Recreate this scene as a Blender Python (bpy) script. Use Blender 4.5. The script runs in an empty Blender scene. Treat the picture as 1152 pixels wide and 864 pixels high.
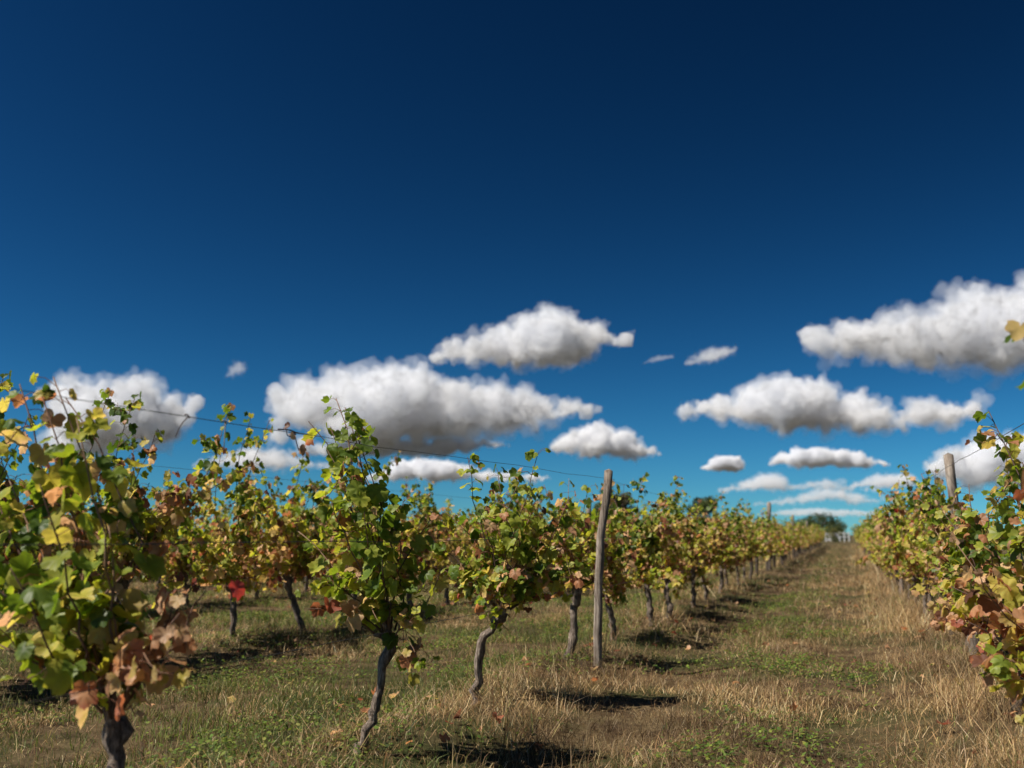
import bpy, math, random
import numpy as np
from mathutils import Vector, Matrix, noise as mnoise

random.seed(11)
RNG = np.random.default_rng(11)
S = bpy.context.scene
COL = S.collection
R = math.radians

# ------------------------------------------------------------------ camera
EYE = Vector((0.0, 0.0, 1.10))
YAW, PITCH, FPX = R(18.45), R(8.62), 1120.0        # px values refer to a 1152 x 864 picture
cam_d = bpy.data.cameras.new("camera")
cam = bpy.data.objects.new("camera", cam_d)
COL.objects.link(cam)
cam.location = EYE
cam.rotation_euler = (R(90) + PITCH, 0, YAW)
cam_d.sensor_width = 36.0
cam_d.lens = 35.0
cam_d.clip_start = 0.05
cam_d.clip_end = 120000
cam_d.dof.use_dof = True
cam_d.dof.focus_distance = 5.6
cam_d.dof.aperture_fstop = 2.0
S.camera = cam

# ------------------------------------------------------------------ sky, sun, exposure
SKY_LIFT, SKY_SAT, SKY_HUE, SKY_GAMMA, SKY_STR, SKY_VAL = 0.06, 1.05, 0.470, 2.8, 0.088, 0.26
SUN_EL = R(53)
SUN_H = Vector((-0.76, -0.65, 0)).normalized()       # horizontal direction towards the sun
world = bpy.data.worlds.new("World")
S.world = world
world.use_nodes = True
wn, wl = world.node_tree.nodes, world.node_tree.links
wn.clear()
wo = wn.new("ShaderNodeOutputWorld")
bg = wn.new("ShaderNodeBackground")
sky = wn.new("ShaderNodeTexSky")
sky.sky_type = 'NISHITA'
sky.sun_disc = False
sky.sun_elevation = SUN_EL
sky.sun_rotation = math.atan2(SUN_H.x, SUN_H.y)
sky.altitude = 600
sky.air_density = 1.0
sky.dust_density = 0.9
sky.ozone_density = 3.0
tc = wn.new("ShaderNodeTexCoord")                    # the sky is read a little above each direction: no milky band at the horizon
lift = wn.new("ShaderNodeVectorMath")
lift.operation = 'ADD'
lift.inputs[1].default_value = (0, 0, SKY_LIFT)
wl.new(tc.outputs['Generated'], lift.inputs[0])
wl.new(lift.outputs[0], sky.inputs['Vector'])
hs = wn.new("ShaderNodeHueSaturation")               # the deep blue of a polarised autumn sky
hs.inputs['Saturation'].default_value = SKY_SAT
hs.inputs['Hue'].default_value = SKY_HUE
hs.inputs['Value'].default_value = SKY_VAL
gm = wn.new("ShaderNodeGamma")
gm.inputs['Gamma'].default_value = SKY_GAMMA
bg.inputs['Strength'].default_value = SKY_STR
wl.new(sky.outputs[0], hs.inputs['Color'])
wl.new(hs.outputs[0], gm.inputs['Color'])
wl.new(gm.outputs[0], bg.inputs['Color'])
wl.new(bg.outputs[0], wo.inputs['Surface'])

sun_d = bpy.data.lights.new("sun", 'SUN')
sun_d.energy = 5.0
sun_d.angle = R(0.53)
sun_d.color = (1.0, 0.93, 0.82)
sun = bpy.data.objects.new("sun", sun_d)
COL.objects.link(sun)
to_sun = Vector((SUN_H.x * math.cos(SUN_EL), SUN_H.y * math.cos(SUN_EL), math.sin(SUN_EL)))
sun.rotation_euler = to_sun.to_track_quat('Z', 'Y').to_euler()
sun.location = (-20, -10, 40)

S.view_settings.view_transform = 'Standard'
S.view_settings.look = 'None'
S.view_settings.exposure = 0.7
S.view_settings.gamma = 1.0
S.render.engine = 'CYCLES'
S.cycles.use_denoising = True
S.cycles.use_adaptive_sampling = True
S.cycles.adaptive_threshold = 0.02
S.cycles.max_bounces = 14
S.cycles.diffuse_bounces = 3
S.cycles.glossy_bounces = 2
S.cycles.transmission_bounces = 4
S.cycles.transparent_max_bounces = 8
S.cycles.volume_bounces = 12

# ------------------------------------------------------------------ helpers
CAM_M = cam.rotation_euler.to_matrix()


def ray(px, py):
    d = CAM_M @ Vector(((px - 576) / FPX, (432 - py) / FPX, -1.0))
    return d


def at(px, py, depth):
    """the point seen at a pixel of the photograph, at that depth along the lens axis"""
    return EYE + ray(px, py) * depth


def at_x(px, py, x):
    d = ray(px, py)
    return EYE + d * (x / d.x)


def tag(o, label=None, cat=None, group=None, kind=None):
    if label: o['label'] = label
    if cat: o['category'] = cat
    if group: o['group'] = group
    if kind: o['kind'] = kind
    return o


def empty(name, loc):
    o = bpy.data.objects.new(name, None)
    COL.objects.link(o)
    o.empty_display_size = 0.1
    o.location = loc
    return o


def new_mesh(name, verts, faces, cols=None, smooth=True, mats=(), midx=None):
    """verts (n,3) array; faces: an (m,k) array or a list of such arrays; cols (n,3)"""
    verts = np.asarray(verts, dtype=np.float32)
    if isinstance(faces, np.ndarray): faces = [faces]
    faces = [np.asarray(f, dtype=np.int32) for f in faces if len(f)]
    me = bpy.data.meshes.new(name)
    me.vertices.add(len(verts))
    me.vertices.foreach_set("co", verts.ravel())
    loops = np.concatenate([f.ravel() for f in faces])
    sizes = np.concatenate([np.full(len(f), f.shape[1], np.int32) for f in faces])
    starts = np.concatenate([[0], np.cumsum(sizes)[:-1]]).astype(np.int32)
    me.loops.add(len(loops))
    me.loops.foreach_set("vertex_index", loops)
    me.polygons.add(len(sizes))
    me.polygons.foreach_set("loop_start", starts)
    me.polygons.foreach_set("loop_total", sizes)
    me.polygons.foreach_set("use_smooth", np.full(len(sizes), smooth, dtype=bool))
    for m in mats: me.materials.append(m)
    if midx is not None: me.polygons.foreach_set("material_index", np.asarray(midx, np.int32))
    me.update(calc_edges=True)
    if cols is not None:
        a = me.color_attributes.new("tint", 'FLOAT_COLOR', 'POINT')
        c = np.ones((len(verts), 4), np.float32)
        c[:, :3] = cols
        a.data.foreach_set("color", c.ravel())
    return me


def link(name, me, parent=None, loc=None):
    o = bpy.data.objects.new(name, me)
    COL.objects.link(o)
    if parent is not None: o.parent = parent
    if loc is not None: o.location = loc
    return o


def mat(name):
    m = bpy.data.materials.new(name)
    m.use_nodes = True
    n, l = m.node_tree.nodes, m.node_tree.links
    n.clear()
    out = n.new("ShaderNodeOutputMaterial")
    return m, n, l, out


def ramp(n, stops):
    r = n.new("ShaderNodeValToRGB")
    e = r.color_ramp.elements
    while len(e) < len(stops): e.new(0.5)
    for el, (p, c) in zip(e, stops):
        el.position = p
        el.color = (c[0], c[1], c[2], 1)
    return r


def tex(n, l, scale, detail=4, rough=0.55, vec=None, dist=0.0):
    t = n.new("ShaderNodeTexNoise")
    t.inputs['Scale'].default_value = scale
    t.inputs['Detail'].default_value = detail
    t.inputs['Roughness'].default_value = rough
    t.inputs['Distortion'].default_value = dist
    if vec is not None: l.new(vec, t.inputs['Vector'])
    return t


def fbm(x, y, s, seed=0.0, oct=3):
    v = Vector((x * s, y * s, seed))
    return mnoise.fractal(v, 1.0, 2.0, oct)
# ------------------------------------------------------------------ the lie of the land
ROW_A, ROW_R = -2.28, 0.90                              # the rows either side of the grass track
ROWS_LEFT = [-5.90, -9.5, -13.1, -16.7, -20.4]


def gz(x, y):
    """ground height (numpy friendly)"""
    z = 0.025 * np.sin(x * 1.1 + 0.4) * np.sin(y * 0.53 + 1.2) + 0.018 * np.sin(x * 2.3 + y * 1.7) + 0.012 * np.sin(3.1 * x - 2.2 * y + 1)
    for rx in [ROW_A, ROW_R] + ROWS_LEFT:
        z = z + 0.05 * np.exp(-((x - rx) / 0.45) ** 2)
    for tx in (-1.35, -0.05):                           # wheel tracks of the grass track
        z = z - 0.035 * np.exp(-((x - tx) / 0.28) ** 2)
    fade = np.clip((150 - np.abs(y)) / 60, 0, 1) * np.clip((45 - np.abs(x)) / 15, 0, 1)
    s = np.clip((y - 55) / 75, 0, 1)
    return z * fade + 0.30 * s * s * (3 - 2 * s)          # the track climbs a little at its far end


def make_ground():
    def axis(lo, hi, step, far):
        a = list(np.arange(lo, hi + 1e-6, step))
        s, out_hi, out_lo = step, [], []
        v = hi
        while v < far:
            s *= 1.25
            v += s
            out_hi.append(v)
        s, v = step, lo
        while v > -far:
            s *= 1.25
            v -= s
            out_lo.append(v)
        return np.array(out_lo[::-1] + a + out_hi)
    xs = axis(-24, 6, 0.14, 60000)
    ys = axis(-2, 40, 0.16, 60000)
    X, Y = np.meshgrid(xs, ys)
    rough = np.zeros_like(X)
    near = (np.abs(X) < 25) & (np.abs(Y) < 45)
    idx = np.argwhere(near)
    for i, j in idx:
        rough[i, j] = 0.012 * mnoise.noise(Vector((X[i, j] * 2.6, Y[i, j] * 2.6, 3.0))) + 0.008 * mnoise.noise(Vector((X[i, j] * 6, Y[i, j] * 6, 8.0)))
    Z = gz(X, Y) + rough
    V = np.stack([X.ravel(), Y.ravel(), Z.ravel()], 1)
    nx, ny = len(xs), len(ys)
    a = (np.arange(ny - 1)[:, None] * nx + np.arange(nx - 1)[None]).ravel()
    F = np.stack([a, a + 1, a + nx + 1, a + nx], 1)
    m, n, l, out = mat("vineyard_soil")
    geo = n.new("ShaderNodeNewGeometry")
    pos = geo.outputs['Position']
    big = tex(n, l, 0.55, 5, .6, pos)
    med = tex(n, l, 3.2, 6, .65, pos)
    fine = tex(n, l, 38, 6, .75, pos)
    fiber = tex(n, l, 60, 4, .7, pos, 1.2)
    soil = ramp(n, [(0.25, (.016, .010, .006)), (0.5, (.055, .034, .018)), (0.75, (.13, .085, .045))])
    straw = ramp(n, [(0.3, (.05, .034, .018)), (0.55, (.14, .098, .05)), (0.75, (.30, .225, .12))])
    green = ramp(n, [(0.3, (.016, .02, .007)), (0.55, (.045, .052, .016)), (0.75, (.095, .10, .034))])
    l.new(fine.outputs[0], soil.inputs[0])
    l.new(fiber.outputs[0], straw.inputs[0])
    l.new(fine.outputs[0], green.inputs[0])
    m1, m2 = n.new("ShaderNodeMixRGB"), n.new("ShaderNodeMixRGB")
    r1 = ramp(n, [(0.42, (0, 0, 0)), (0.58, (1, 1, 1))])
    r2 = ramp(n, [(0.46, (0, 0, 0)), (0.60, (1, 1, 1))])
    l.new(med.outputs[0], r1.inputs[0])
    l.new(big.outputs[0], r2.inputs[0])
    l.new(r1.outputs[0], m1.inputs[0])
    l.new(soil.outputs[0], m1.inputs[1])
    l.new(straw.outputs[0], m1.inputs[2])
    l.new(r2.outputs[0], m2.inputs[0])
    l.new(m1.outputs[0], m2.inputs[1])
    l.new(green.outputs[0], m2.inputs[2])
    p = n.new("ShaderNodeBsdfPrincipled")
    p.inputs['Roughness'].default_value = 0.95
    p.inputs['Specular IOR Level'].default_value = 0.1
    l.new(m2.outputs[0], p.inputs['Base Color'])
    bu = n.new("ShaderNodeBump")
    bu.inputs['Strength'].default_value = 0.7
    bu.inputs['Distance'].default_value = 0.03
    l.new(fiber.outputs[0], bu.inputs['Height'])
    l.new(bu.outputs[0], p.inputs['Normal'])
    l.new(p.outputs[0], out.inputs['Surface'])
    o = link("ground", new_mesh("ground", V, F, mats=[m]))
    tag(o, "rough ground of dry straw, brown soil and short green weeds under the vines", "ground", kind="structure")


make_ground()


def plant_material(name, transl=0.35, rough=0.7):
    m, n, l, out = mat(name)
    a = n.new("ShaderNodeAttribute")
    a.attribute_name = "tint"
    geo = n.new("ShaderNodeNewGeometry")
    nz = tex(n, l, 55, 3, .6, geo.outputs['Position'])
    var = n.new("ShaderNodeMapRange")
    var.inputs['To Min'].default_value = 0.72
    var.inputs['To Max'].default_value = 1.28
    l.new(nz.outputs[0], var.inputs[0])
    mul = n.new("ShaderNodeVectorMath")
    mul.operation = 'SCALE'
    l.new(a.outputs['Color'], mul.inputs[0])
    l.new(var.outputs[0], mul.inputs['Scale'])
    p = n.new("ShaderNodeBsdfPrincipled")
    p.inputs['Roughness'].default_value = rough
    p.inputs['Specular IOR Level'].default_value = 0.28
    l.new(mul.outputs[0], p.inputs['Base Color'])
    t = n.new("ShaderNodeBsdfTranslucent")
    hsv = n.new("ShaderNodeHueSaturation")
    hsv.inputs['Saturation'].default_value = 1.1
    hsv.inputs['Value'].default_value = 1.55
    l.new(mul.outputs[0], hsv.inputs['Color'])
    l.new(hsv.outputs[0], t.inputs['Color'])
    mx = n.new("ShaderNodeMixShader")
    mx.inputs[0].default_value = transl
    l.new(p.outputs[0], mx.inputs[1])
    l.new(t.outputs[0], mx.inputs[2])
    l.new(mx.outputs[0], out.inputs['Surface'])
    return m


def field(x, y, s, seed):
    """cheap smooth noise -1..1 for arrays"""
    r = np.random.default_rng(seed)
    v = np.zeros_like(x)
    for i in range(7):
        a, f, ph = r.uniform(0, 6.28), s * r.uniform(.6, 1.8), r.uniform(0, 6.28)
        v += np.sin((x * np.cos(a) + y * np.sin(a)) * f + ph)
    return v / 3.2


def wedge(n, d0, d1, rng, margin=1.35):
    """points on the ground seen by the camera and a little beside it, uniform per square metre"""
    d = np.sqrt(rng.uniform(d0 * d0, d1 * d1, n))
    u = rng.uniform(-0.5, 0.5, n) * margin * 1152 / FPX
    f, r = np.array([-math.sin(YAW), math.cos(YAW)]), np.array([math.cos(YAW), math.sin(YAW)])
    return f[0] * d + r[0] * u * d, f[1] * d + r[1] * u * d, d


def row_dist(x):
    rx = np.array([ROW_A, ROW_R] + ROWS_LEFT + [4.4])
    return np.min(np.abs(x[:, None] - rx[None]), axis=1)


def blades(x, y, h, w, lean, cols, rng):
    n = len(x)
    z = gz(x, y) - 0.012
    az = rng.uniform(0, 2 * np.pi, n)
    la = rng.uniform(0, 2 * np.pi, n)
    side = np.stack([np.cos(az), np.sin(az), np.zeros(n)], 1) * (w * 0.5)[:, None]
    ld = np.stack([np.cos(la), np.sin(la), np.zeros(n)], 1)
    base = np.stack([x, y, z], 1)
    V = np.zeros((n, 5, 3), np.float32)
    up = np.array([0, 0, 1.0])
    s1 = (h * 0.5)[:, None]
    ca, sa = np.cos(lean * .55)[:, None], np.sin(lean * .55)[:, None]
    mid = base + s1 * (ca * up + sa * ld)
    cb, sb = np.cos(lean * 1.35)[:, None], np.sin(lean * 1.35)[:, None]
    tip = mid + s1 * (cb * up + sb * ld)
    V[:, 0], V[:, 1] = base - side, base + side
    V[:, 2], V[:, 3] = mid - side * .8, mid + side * .8
    V[:, 4] = tip
    V[..., 2] = np.maximum(V[..., 2], z[:, None] - 0.005)
    b = (np.arange(n) * 5)[:, None]
    F4 = b + np.array([[0, 1, 3, 2]])
    F3 = b + np.array([[2, 3, 4]])
    C = np.repeat(cols[:, None, :], 5, 1)
    return V.reshape(-1, 3), F4, F3, C.reshape(-1, 3)


def pick(cols, weights, n, rng, jit=0.22):
    cols = np.array(cols)
    c = cols[rng.choice(len(cols), n, p=np.array(weights) / np.sum(weights))]
    return np.clip(c * rng.uniform(1 - jit, 1 + jit, (n, 1)) * rng.uniform(.93, 1.07, (n, 3)), 0.004, 0.8)


STRAW = [(.41, .31, .17), (.29, .20, .10), (.18, .115, .058), (.10, .06, .032), (.52, .42, .27)]
GREEN = [(.06, .085, .018), (.10, .13, .028), (.15, .17, .045), (.045, .06, .02), (.19, .19, .06)]


def make_grass():
    rng = np.random.default_rng(5)
    gm_, sm_ = plant_material("green_blades", .35, .6), plant_material("straw_blades", .25, .7)
    bands = ((3.2, 8, 2700), (8, 14, 1300), (14, 26, 360), (26, 50, 80), (50, 90, 20))
    for kind in ("grass", "dry_grass"):
        parts = [[], [], [], []]
        off = 0
        for d0, d1, dens in bands:
            area = (d1 * d1 - d0 * d0) / 2 * 1.35 * 1152 / FPX
            n = int(area * dens * (0.8 if kind == "grass" else 1.15))
            x, y, d = wedge(n, d0, d1, rng)
            rd = row_dist(x)
            g = field(x, y, 1.5, 21) + 0.5 * field(x, y, 5.0, 22)
            # greener in the vine alley on the left and along the middle of the track, straw by the rows and right side
            green_bias = np.where(x < ROW_A - .3, .45, -.42) + .5 * np.exp(-((x + .85) / .4) ** 2) - .35 * np.exp(-((x - .3) / .5) ** 2)
            track = np.exp(-((x + 1.35) / .3) ** 2) + np.exp(-((x + .05) / .35) ** 2)
            if kind == "grass":
                keep = rng.random(n) < np.clip(.33 + .85 * g + .8 * green_bias, .04, 1) * np.clip((rd - .1) / .35, .15, 1) * (1 - .5 * np.clip(track, 0, 1))
            else:
                keep = rng.random(n) < np.clip(.72 - .4 * g - .4 * green_bias, .15, 1)
            bare = field(x, y, 2.6, 61) + .6 * field(x, y, 7, 62)
            keep &= rng.random(n) < np.clip(1.15 - 1.2 * np.clip(bare, 0, 1), .22, 1)
            # grass thinned in a strip beside two vine rows, on the track side
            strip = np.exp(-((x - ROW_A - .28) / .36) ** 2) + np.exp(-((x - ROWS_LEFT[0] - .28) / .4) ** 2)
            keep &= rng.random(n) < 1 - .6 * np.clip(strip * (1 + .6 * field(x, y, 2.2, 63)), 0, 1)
            keep &= rng.random(n) < 1 - .5 * np.clip(track * (1 + .5 * field(x, y, 1.3, 64)), 0, 1)      # worn wheel tracks
            x, y, d, rd, track = x[keep], y[keep], d[keep], rd[keep], track[keep]
            n = len(x)
            sc = np.clip(d / 9.0, 1.0, 4.5)                 # far tufts stand for several blades
            tall = np.clip(1.3 - rd / .6, 0, 1)
            clump = np.clip(field(x, y, 3.4, 31), 0, 1)
            if kind == "grass":
                h = rng.uniform(.03, .10, n) * (1 + .9 * tall + .5 * clump) * (1 - .4 * np.clip(track, 0, 1)) * sc ** .35
                w = rng.uniform(.003, .0065, n) * sc
                lean = rng.uniform(.1, 1.1, n)
                C = pick(GREEN, [3, 4, 3, 2, 1.5], n, rng) * (1 + .35 * field(x, y, 4.2, 71))[:, None]
            else:
                h = rng.uniform(.03, .13, n) * (1 + 2.2 * tall * rng.random(n) ** 2 + .6 * clump + .7 * np.exp(-((x - .5) / .35) ** 2)) * sc ** .3
                h = h * (1 + 1.0 * np.clip((field(x, y, 6.5, 33) - .55) * 2.5, 0, 1))      # standing tufts
                w = rng.uniform(.0016, .0042, n) * sc
                lean = np.where(rng.random(n) < .74, rng.uniform(1.05, 1.55, n), rng.uniform(.1, .9, n))
                tonef = np.clip(1 + .45 * field(x, y, 3.1, 72) + .25 * field(x, y, 9, 73) + .30 * np.exp(-((x - .35) / .4) ** 2), .3, 1.9)
                C = np.clip(pick(STRAW, [3, 4, 3.5, 2.5, 1.2], n, rng) * tonef[:, None] * np.array([1.0, .95 + 0 * 1, .88]), .01, .75)
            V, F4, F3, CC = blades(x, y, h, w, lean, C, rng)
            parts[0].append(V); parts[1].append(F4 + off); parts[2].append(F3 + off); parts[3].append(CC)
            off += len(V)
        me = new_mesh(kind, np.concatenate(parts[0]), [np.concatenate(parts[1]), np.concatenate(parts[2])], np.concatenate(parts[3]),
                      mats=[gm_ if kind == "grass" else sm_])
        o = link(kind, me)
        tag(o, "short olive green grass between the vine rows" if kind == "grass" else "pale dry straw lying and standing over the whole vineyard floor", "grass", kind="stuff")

    # low broad leaved weeds: rosettes of little leaves
    n0 = int(19000)
    x, y, d = wedge(n0, 3.2, 19, rng)
    g = field(x, y, 1.9, 41)
    bias = np.where(x < ROW_A - .25, .5, -.18) + .35 * np.exp(-((x + .95) / .5) ** 2) - .3 * np.exp(-((x - .3) / .5) ** 2)
    k = rng.random(n0) < np.clip(.12 + 1.1 * g + .7 * bias, .02, 1)
    x, y, d = x[k], y[k], d[k]
    nl = 11
    X = np.repeat(x, nl) + rng.normal(0, .05, len(x) * nl)
    Y = np.repeat(y, nl) + rng.normal(0, .05, len(x) * nl)
    n = len(X)
    Z = gz(X, Y) + rng.uniform(.01, .075, n)
    s = rng.uniform(.006, .0155, n)
    az, ti = rng.uniform(0, 6.283, n), rng.uniform(-.6, .6, n)
    a = np.stack([np.cos(az), np.sin(az), np.sin(ti)], 1)
    b = np.stack([-np.sin(az), np.cos(az), rng.uniform(-.5, .5, n)], 1)
    c = np.stack([X, Y, Z], 1)
    V = np.zeros((n, 6, 3))
    for i, (u, v) in enumerate(((-1, 0), (-.4, .62), (.5, .6), (1.1, 0), (.5, -.6), (-.4, -.62))):
        V[:, i] = c + a * (u * s)[:, None] + b * (v * s)[:, None]
    F = (np.arange(n) * 6)[:, None] + np.arange(6)[None]
    C = pick([(.06, .10, .018), (.10, .15, .025), (.16, .19, .035), (.20, .19, .05), (.05, .07, .02)], [3, 4, 3, 1, 2], n, rng)
    o = link("weeds", new_mesh("weeds", V.reshape(-1, 3), F, np.repeat(C[:, None], 6, 1).reshape(-1, 3), mats=[plant_material("weed_leaf", .3, .5)]))
    tag(o, "low broad leaved green weeds creeping over the vineyard floor", "weeds", kind="stuff")


make_grass()
# ------------------------------------------------------------------ clouds
CLOUD_DENS = 0.0185
CLOUD_BASE = 900.0
CLOUD_M = {}


def vapour(dens, film):
    key = (round(dens, 5), film)
    if key in CLOUD_M: return CLOUD_M[key]
    m, n, l, out = mat("cloud_vapour")
    v = n.new("ShaderNodeVolumePrincipled")
    v.inputs['Color'].default_value = (0.89, 0.90, 0.925, 1)
    v.inputs['Anisotropy'].default_value = 0.0
    v.inputs['Density'].default_value = dens
    l.new(v.outputs[0], out.inputs['Volume'])
    if film:                                             # densest droplets: a thin white film on the core
        df, tr, mx = n.new("ShaderNodeBsdfDiffuse"), n.new("ShaderNodeBsdfTransparent"), n.new("ShaderNodeMixShader")
        df.inputs['Color'].default_value = (0.6, 0.6, 0.6, 1)
        mx.inputs[0].default_value = film
        l.new(tr.outputs[0], mx.inputs[1])
        l.new(df.outputs[0], mx.inputs[2])
        l.new(mx.outputs[0], out.inputs['Surface'])
    CLOUD_M[key] = m
    return m


def interp(pts, x):
    if x <= pts[0][0]: return pts[0][1]
    for (x0, y0), (x1, y1) in zip(pts, pts[1:]):
        if x <= x1: return y0 + (y1 - y0) * (x - x0) / max(1e-6, x1 - x0)
    return pts[-1][1]


def cloud(label, top, base, dens=1.0, seed=0, fill=1.0, ragged=1.0):
    """top, base: the cloud's upper and lower outline as (x, y) sight lines; it gets its own distance from its height, and depth"""
    import bmesh
    rnd = random.Random(seed)
    x0, x1 = top[0][0], top[-1][0]
    by = max(y for _, y in base)
    cx = 0.5 * (x0 + x1)
    cy = 0.5 * (min(y for _, y in top) + by)
    dist = CLOUD_BASE / max(ray(cx, by).z, 0.02)
    org = at(cx, cy, dist)
    k = dist / FPX
    hmax = max(interp(base, x) - interp(top, x) for x in np.linspace(x0, x1, 40))
    zb = at(cx, by, dist).z - org.z
    balls = []
    n = int(fill * (26 + 22 * (x1 - x0) / hmax))
    for q in range(n):
        x = rnd.uniform(x0, x1)
        yt, yb = interp(top, x), interp(base, x)
        ph = (x - x0) / (0.42 * hmax)
        yt -= (0.16 if hmax > 25 else 0.34) * (yb - yt) * (1.5 * abs(math.sin(ph * 1.7 + seed)) + abs(math.sin(ph * 3.9 + 2 * seed)) - 1.2)      # puffs along the top
        h = max(3.0, yb - yt)
        r = h * rnd.choice((.46, .36, .28, .2, .15))
        r = min(r, 2.0 + 0.8 * min(x - x0, x1 - x))
        r = max(r, 1.8)
        y = yt + r + max(0.0, h - 2 * r) * (rnd.random() ** 1.5)
        dj = rnd.uniform(-1, 1) * (0.9 * hmax) * 0.6 * math.sqrt(h / hmax)
        balls.append((at(x, y, dist + dj * k) - org, r * k))
    big = 0.36 * hmax * k
    D = CLOUD_DENS * dens * 130.0 / max(30.0, big)
    root = empty("cloud", org)
    tag(root, label, "cloud", "cumulus clouds")
    wide = 1.2 if hmax > 25 else 1.4
    for part, grow, share, film, disp in (("core", -0.22, 1.0, True, ((1.3, .7, 'HARD_NOISE'), (0.6, .6, 'HARD_NOISE'), (0.28, .15, 'HARD_NOISE'), (.13, .06, 'SOFT_NOISE'))),
                                          ("veil", -0.06, 0.24, False, ((1.3, .7, 'HARD_NOISE'), (0.6, .6, 'HARD_NOISE'), (0.3, .42, 'SOFT_NOISE'), (.14, .28, 'SOFT_NOISE')))):
        bm = bmesh.new()
        for c, r in balls:
            g = r + grow * big * min(1.0, 1.6 * r / big)
            bmesh.ops.create_icosphere(bm, subdivisions=2, radius=g, matrix=Matrix.Translation(c) @ Matrix.Diagonal((wide, wide, .9, 1)))
        for v in bm.verts:                               # cumulus bases lie on one level
            if v.co.z < zb: v.co.z = zb + (v.co.z - zb) * 0.55
        me = bpy.data.meshes.new(part)
        bm.to_mesh(me)
        bm.free()
        o = link(part, me, root)
        rm = o.modifiers.new("remesh", 'REMESH')
        rm.mode, rm.voxel_size, rm.use_smooth_shade = 'VOXEL', k * 1.5, True
        for sc, st, kind in disp:
            t = bpy.data.textures.new("billow", 'CLOUDS')
            t.noise_scale, t.noise_depth = big * sc, 1
            t.noise_type = kind
            dm = o.modifiers.new("billow", 'DISPLACE')
            dm.texture, dm.texture_coords = t, 'LOCAL'
            dm.strength, dm.mid_level = big * st * ragged, 0.45
        rm = o.modifiers.new("remesh_again", 'REMESH')
        rm.mode, rm.voxel_size, rm.use_smooth_shade = 'VOXEL', k * 1.15, True
        me.materials.append(vapour(D * share, 0.05 * min(1.0, dens) if film else 0))
    return root


cloud("bright cauliflower cloud floating highest in the middle of the sky", [(485, 402), (515, 382), (545, 371), (575, 362), (600, 355), (635, 345), (655, 352), (675, 367), (690, 376), (710, 380)], [(485, 408), (530, 415), (580, 420), (625, 428), (660, 412), (690, 400), (710, 381)], seed=1)
cloud("widest grey bellied cloud bank above the left hand vines", [(300, 445), (330, 422), (370, 416), (430, 406), (470, 410), (500, 424), (550, 430), (590, 430), (620, 450), (650, 446), (677, 460)], [(300, 500), (340, 516), (450, 514), (560, 505), (600, 490), (640, 474), (677, 461)], seed=2)
cloud("low cloud with a bright rounded top just right of the leaning post top", [(620, 505), (640, 484), (670, 478), (700, 484), (742, 508)], [(620, 510), (650, 520), (710, 522), (742, 514)], seed=3)
cloud("cloud behind the leftmost vine with a bright lower puff", [(50, 440), (80, 424), (120, 428), (150, 428), (180, 442), (225, 452)], [(50, 520), (110, 528), (150, 520), (190, 508), (205, 478), (225, 462)], seed=4)
cloud("largest dark bellied cloud running out of the picture at upper right", [(905, 375), (940, 356), (990, 350), (1040, 338), (1090, 332), (1120, 318), (1160, 312), (1260, 330)], [(905, 395), (930, 414), (1000, 420), (1080, 424), (1130, 438), (1260, 440)], seed=5)
cloud("long two humped cloud above the far end of the grass track", [(765, 458), (800, 446), (840, 440), (870, 421), (900, 420), (940, 436), (980, 450), (1005, 460), (1040, 448), (1080, 443), (1110, 462)], [(765, 468), (810, 482), (880, 496), (960, 496), (1010, 488), (1080, 488), (1110, 476)], seed=6)
cloud("small torn wisp of cloud left of the big right hand cloud", [(770, 408), (795, 395), (830, 388)], [(770, 414), (800, 412), (830, 398)], seed=7, dens=.09, ragged=2.0)
cloud("tiny faint wisp of cloud beside the slightly larger torn wisp", [(722, 408), (740, 400), (758, 399)], [(722, 411), (745, 408), (758, 404)], seed=8, dens=.07, ragged=2.0)
cloud("crisp white topped oval cloud low above the vanishing point", [(865, 518), (885, 506), (915, 502), (945, 506), (970, 508), (1000, 520)], [(865, 524), (900, 530), (970, 530), (1000, 526)], seed=9)
cloud("smallest bright oval cloud low over the vine tops in mid picture", [(790, 526), (803, 519), (815, 515), (826, 516), (837, 524)], [(790, 530), (805, 533), (824, 534), (837, 529)], seed=10)
cloud("pale low streak of cloud just above the second wooden post", [(805, 551), (830, 545), (850, 537), (872, 534), (893, 545), (915, 541), (935, 539), (965, 547), (990, 549)], [(805, 555), (870, 557), (900, 552), (940, 556), (990, 552)], seed=11, dens=.18, ragged=1.5)
cloud("pale cloud streak hanging lowest above the end of the grass track", [(845, 566), (880, 560), (905, 556), (925, 551), (950, 550), (975, 561), (1020, 558), (1050, 562)], [(845, 569), (900, 572), (930, 566), (960, 572), (1000, 566), (1050, 567)], seed=12, dens=.14, ragged=1.5)
cloud("grey cloud behind the wooden post of the right hand vine row", [(1040, 520), (1075, 502), (1110, 490), (1140, 482), (1190, 480), (1260, 500)], [(1040, 535), (1080, 556), (1150, 560), (1260, 556)], seed=13)
cloud("thin faint wisp of cloud alone above the left vine tops", [(254, 422), (266, 409), (276, 410)], [(254, 426), (266, 427), (276, 418)], seed=14, dens=.06, ragged=2.0)
cloud("low grey cloud peeping over the vines below the widest cloud bank", [(410, 535), (450, 518), (490, 514), (530, 524), (580, 530), (620, 534)], [(410, 545), (500, 546), (620, 542)], seed=15)
cloud("little pale cloud shred low between track end and right hand row", [(955, 546), (985, 536), (1015, 534), (1050, 545)], [(955, 551), (1000, 553), (1050, 550)], seed=16, dens=.16, ragged=1.5)
cloud("faint lowest cloud bar resting on the horizon behind the far tree", [(850, 577), (900, 572), (960, 574), (1010, 577)], [(850, 581), (930, 584), (1010, 582)], seed=17, dens=.1, ragged=1.5)
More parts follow.
